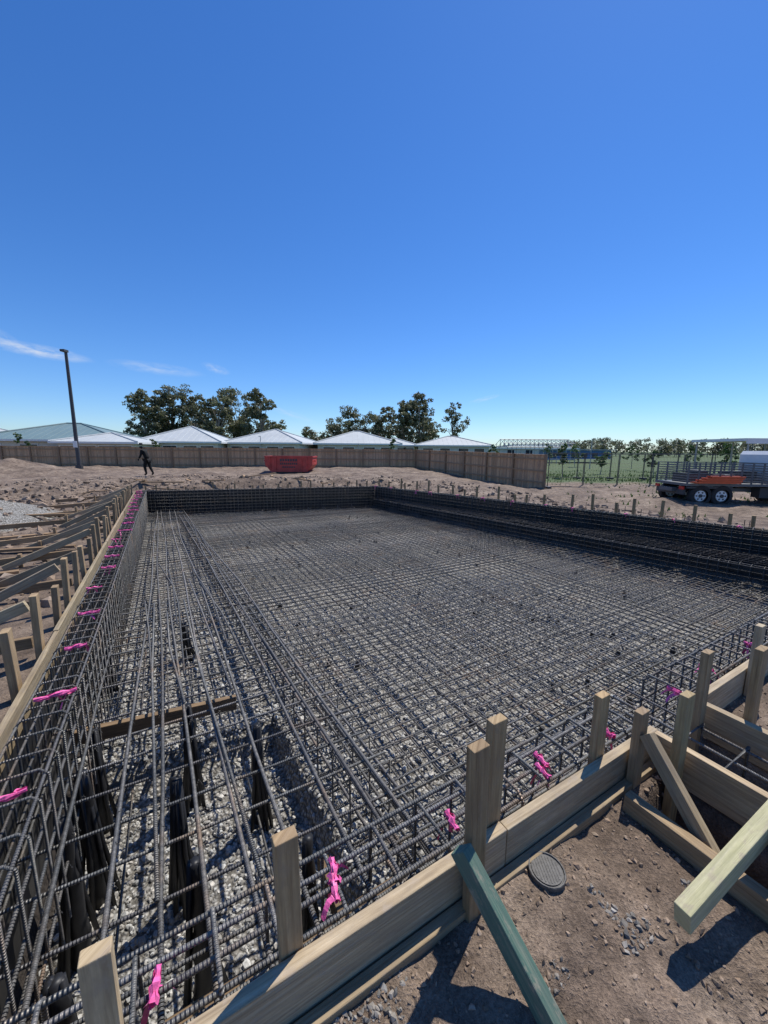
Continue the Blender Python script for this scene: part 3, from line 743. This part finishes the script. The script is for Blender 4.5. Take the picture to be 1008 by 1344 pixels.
for i in range(150):
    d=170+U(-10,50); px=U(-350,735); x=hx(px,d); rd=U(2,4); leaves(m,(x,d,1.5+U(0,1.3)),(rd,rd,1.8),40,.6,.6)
m.mat('bark')
for i in range(40):
    d=150; px=U(760,1100); m.col=(.6,.6,.6); m.tube([(hx(px,d),d,-1),(hx(px,d),d,U(3,5))],.12,4)
m.make('distant_tree_line')
for px,d,h,sp in ((30,38,3.0,.8),(203,39,2.6,.6),(515,41,2.9,.6),(740,30,2.2,.6),(722,55,2.6,.9),(830,45,2.4,.9),(963,30,2.3,.8),(905,40,2.3,.8),(645,45,2.3,.6),(790,34,1.6,.8),(860,32,1.8,.7),(755,50,2.6,1.1)):
    tree(hx(px,d),d,h,sp,h*.35,8,110,'young_tree','shrub',-.4,.09,.04)
g=MB().mat('shrub')
for i in range(3200):
    if i<2500: x=U(9,30); y=U(24.5,40); z=-.47
    else:
        x=U(8,20); y=U(12,24); z=float(ground_z(np.array([C30*x+S30*y]),np.array([-S30*x+C30*y]))[0])-.02
        if vn(np.array([x*.8]),np.array([y*.8]),3)[0]<.5: continue
    k=U(.6,1.2); g.col=(k*U(1,1.6),k,k*.6); a_=U(0,3.14); w_=Vector((math.cos(a_),math.sin(a_),0))*.05
    p=Vector((x,y,z)); g.poly([p-w_,p+w_,p+Vector((U(-.08,.08),U(-.08,.08),U(.12,.3)*(1 if i<2500 else .6)))])
g.make('grass_tufts')
# ------------------------------------------------------------ WORKER
wk=empty('construction_worker'); WX,WY=-13.3,21.8
gz=float(ground_z(np.array([C30*WX+S30*WY]),np.array([-S30*WX+C30*WY]))[0])
def skin(name,pts,edges,rad,mat,root=0,kk=1.18):
    me=bpy.data.meshes.new(name); me.from_pydata([(WX+p[0],WY+p[1],gz+p[2]) for p in pts],edges,[])
    me.materials.append(M[mat]); o=bpy.data.objects.new(name,me); COL.objects.link(o); o.parent=wk
    s_=o.modifiers.new('skin','SKIN')
    lay=me.skin_vertices[0] if me.skin_vertices else None
    if lay:
        for i,r_ in enumerate(rad): lay.data[i].radius=(r_*kk,r_*kk) if not isinstance(r_,tuple) else (r_[0]*kk,r_[1]*kk); lay.data[i].use_root=(i==root)
    sb=o.modifiers.new('sub','SUBSURF'); sb.levels=sb.render_levels=2
    return o
try:
    skin('torso_and_arms',[(0,0,.92),(-.04,0,1.1),(-.12,0,1.28),(-.19,0,1.41),(-.24,0,1.47),(-.17,-.17,1.38),(-.2,-.22,1.15),(-.33,-.2,.96),(-.17,.17,1.38),(-.1,.22,1.15),(-.2,.22,.95)],
     [(0,1),(1,2),(2,3),(3,4),(3,5),(5,6),(6,7),(3,8),(8,9),(9,10)],[(.15,.12),(.14,.11),(.16,.12),(.12,.1),.055,.07,.052,.04,.07,.052,.04],'cloth')
    skin('legs',[(0,0,.92),(-.02,-.09,.86),(-.12,-.1,.5),(-.05,-.1,.1),(-.17,-.1,.05),(0,.09,.86),(.06,.1,.48),(.22,.1,.12),(.12,.1,.05)],
     [(0,1),(1,2),(2,3),(3,4),(0,5),(5,6),(6,7),(7,8)],[(.14,.13),.1,.07,.045,.04,.1,.07,.045,.04],'cloth2')
    skin('head',[(-.25,0,1.48),(-.27,0,1.56),(-.285,0,1.65),(-.37,0,1.58),(-.385,0,1.575)],[(0,1),(1,2),(1,3),(3,4)],[.05,.085,.09,.02,.012],'skin',1,1)
    for sx,(hx0,hy0,hz0) in enumerate(((-.33,-.2,.96),(-.2,.22,.95))):
        pts=[(hx0,hy0,hz0),(hx0-.03,hy0,hz0-.05)];ed=[(0,1)];rd=[.03,.032]
        for q in range(4):
            o=(q-1.5)*.02; n=len(pts); pts+= [(hx0-.045,hy0+o,hz0-.09),(hx0-.05,hy0+o,hz0-.13-.01*(q in(1,2)))]; ed+=[(1,n),(n,n+1)]; rd+=[.009,.008]
        n=len(pts); pts+=[(hx0-.06,hy0-.03,hz0-.06),(hx0-.075,hy0-.035,hz0-.1)]; ed+=[(1,n),(n,n+1)]; rd+=[.01,.009]
        skin('hand_%d'%(sx+1),pts,ed,rd,'skin',1,1)
except Exception as ex: print('skin err',ex)
m=MB().mat('cloth2'); hc=Vector((WX-.285,WY,gz+1.70)); m.tube([hc,hc+Vector((0,0,.02))],.17,16); m.tube([hc+Vector((0,0,.02)),hc+Vector((0,0,.12))],.1,14,True,.075); m.make('hat',wk,True)
# ------------------------------------------------------------ LIGHT / WORLD
EL,AZ=math.radians(60),math.radians(38)
sv=Vector((math.sin(AZ)*math.cos(EL),math.cos(AZ)*math.cos(EL),math.sin(EL)))
sl=bpy.data.lights.new('sun','SUN'); sl.energy=5.0; sl.angle=math.radians(.53); sl.color=(1,.955,.88)
so=bpy.data.objects.new('sun',sl); COL.objects.link(so); so.rotation_euler=(-sv).to_track_quat('-Z','Y').to_euler()
wd=bpy.data.worlds.new('World'); scene.world=wd; wd.use_nodes=True; nt=wd.node_tree
bg=nt.nodes['Background']; sky=nt.nodes.new('ShaderNodeTexSky'); sky.sky_type='NISHITA'; sky.sun_disc=False
sky.sun_elevation=EL; sky.sun_rotation=AZ; sky.air_density=1.0; sky.dust_density=.1; sky.ozone_density=4.5
bg.inputs[1].default_value=.108
hs=nt.nodes.new('ShaderNodeHueSaturation'); hs.inputs['Saturation'].default_value=1.2; nt.links.new(sky.outputs[0],hs.inputs['Color'])
skyc=mix(nt,1.0,hs.outputs[0],(.86,1.04,1.34),'MULTIPLY')
tc=nt.nodes.new('ShaderNodeTexCoord'); sp=nt.nodes.new('ShaderNodeSeparateXYZ'); nt.links.new(tc.outputs['Generated'],sp.inputs[0])
ym=math_(nt,'MAXIMUM',sp.outputs[1],.05)
cb=nt.nodes.new('ShaderNodeCombineXYZ'); nt.links.new(math_(nt,'DIVIDE',sp.outputs[0],ym),cb.inputs[0]); nt.links.new(math_(nt,'DIVIDE',sp.outputs[2],ym),cb.inputs[1])
tot=None
for (x,y,rx,ry,rt,am) in ((-.86,.235,.15,.018,-.17,.9),(-.95,.27,.08,.02,-.5,.35),(-.57,.195,.13,.016,-.12,.42),(-.42,.195,.04,.012,-.3,.4),(.25,.127,.045,.007,.25,.35),(-.24,.088,.07,.009,-.3,.3)):
    mp=nt.nodes.new('ShaderNodeMapping'); mp.vector_type='TEXTURE'; mp.inputs['Location'].default_value=(x,y,0); mp.inputs['Rotation'].default_value=(0,0,rt); mp.inputs['Scale'].default_value=(rx,ry,1)
    nt.links.new(cb.outputs[0],mp.inputs[0]); gr_=nt.nodes.new('ShaderNodeTexGradient'); gr_.gradient_type='SPHERICAL'; nt.links.new(mp.outputs[0],gr_.inputs[0])
    mp2=nt.nodes.new('ShaderNodeMapping'); mp2.inputs['Scale'].default_value=(1.6,.9,1); nt.links.new(mp.outputs[0],mp2.inputs[0])
    nn=noise(nt,mp2.outputs[0],1.3,4,.6); rr=ramp(nt,nn,[(.35,(0,0,0)),(.65,(1,1,1))])
    v_=math_(nt,'MULTIPLY',math_(nt,'MULTIPLY',gr_.outputs['Fac'],rr.outputs[0]),am*1.0)
    tot=v_ if tot is None else math_(nt,'ADD',tot,v_)
tot=math_(nt,'MINIMUM',math_(nt,'MULTIPLY',tot,math_(nt,'GREATER_THAN',sp.outputs[1],.06)),.85)
nt.links.new(mix(nt,tot,skyc,(7.0,7.5,8.2)),bg.inputs[0])
# ------------------------------------------------------------ CAMERA
cam=bpy.data.cameras.new('camera'); cam.sensor_fit='HORIZONTAL'; cam.sensor_width=36; cam.lens=36*506/1008; cam.clip_start=.02; cam.clip_end=6000
cmo=bpy.data.objects.new('camera',cam); COL.objects.link(cmo)
cmo.matrix_world=Matrix.Translation((0,0,1.65))@Matrix.Rotation(math.radians(90-9.2),4,'X')@Matrix.Rotation(math.radians(.4),4,'Z')
scene.camera=cmo
scene.view_settings.view_transform='Standard'; scene.view_settings.look='None'; scene.view_settings.exposure=0
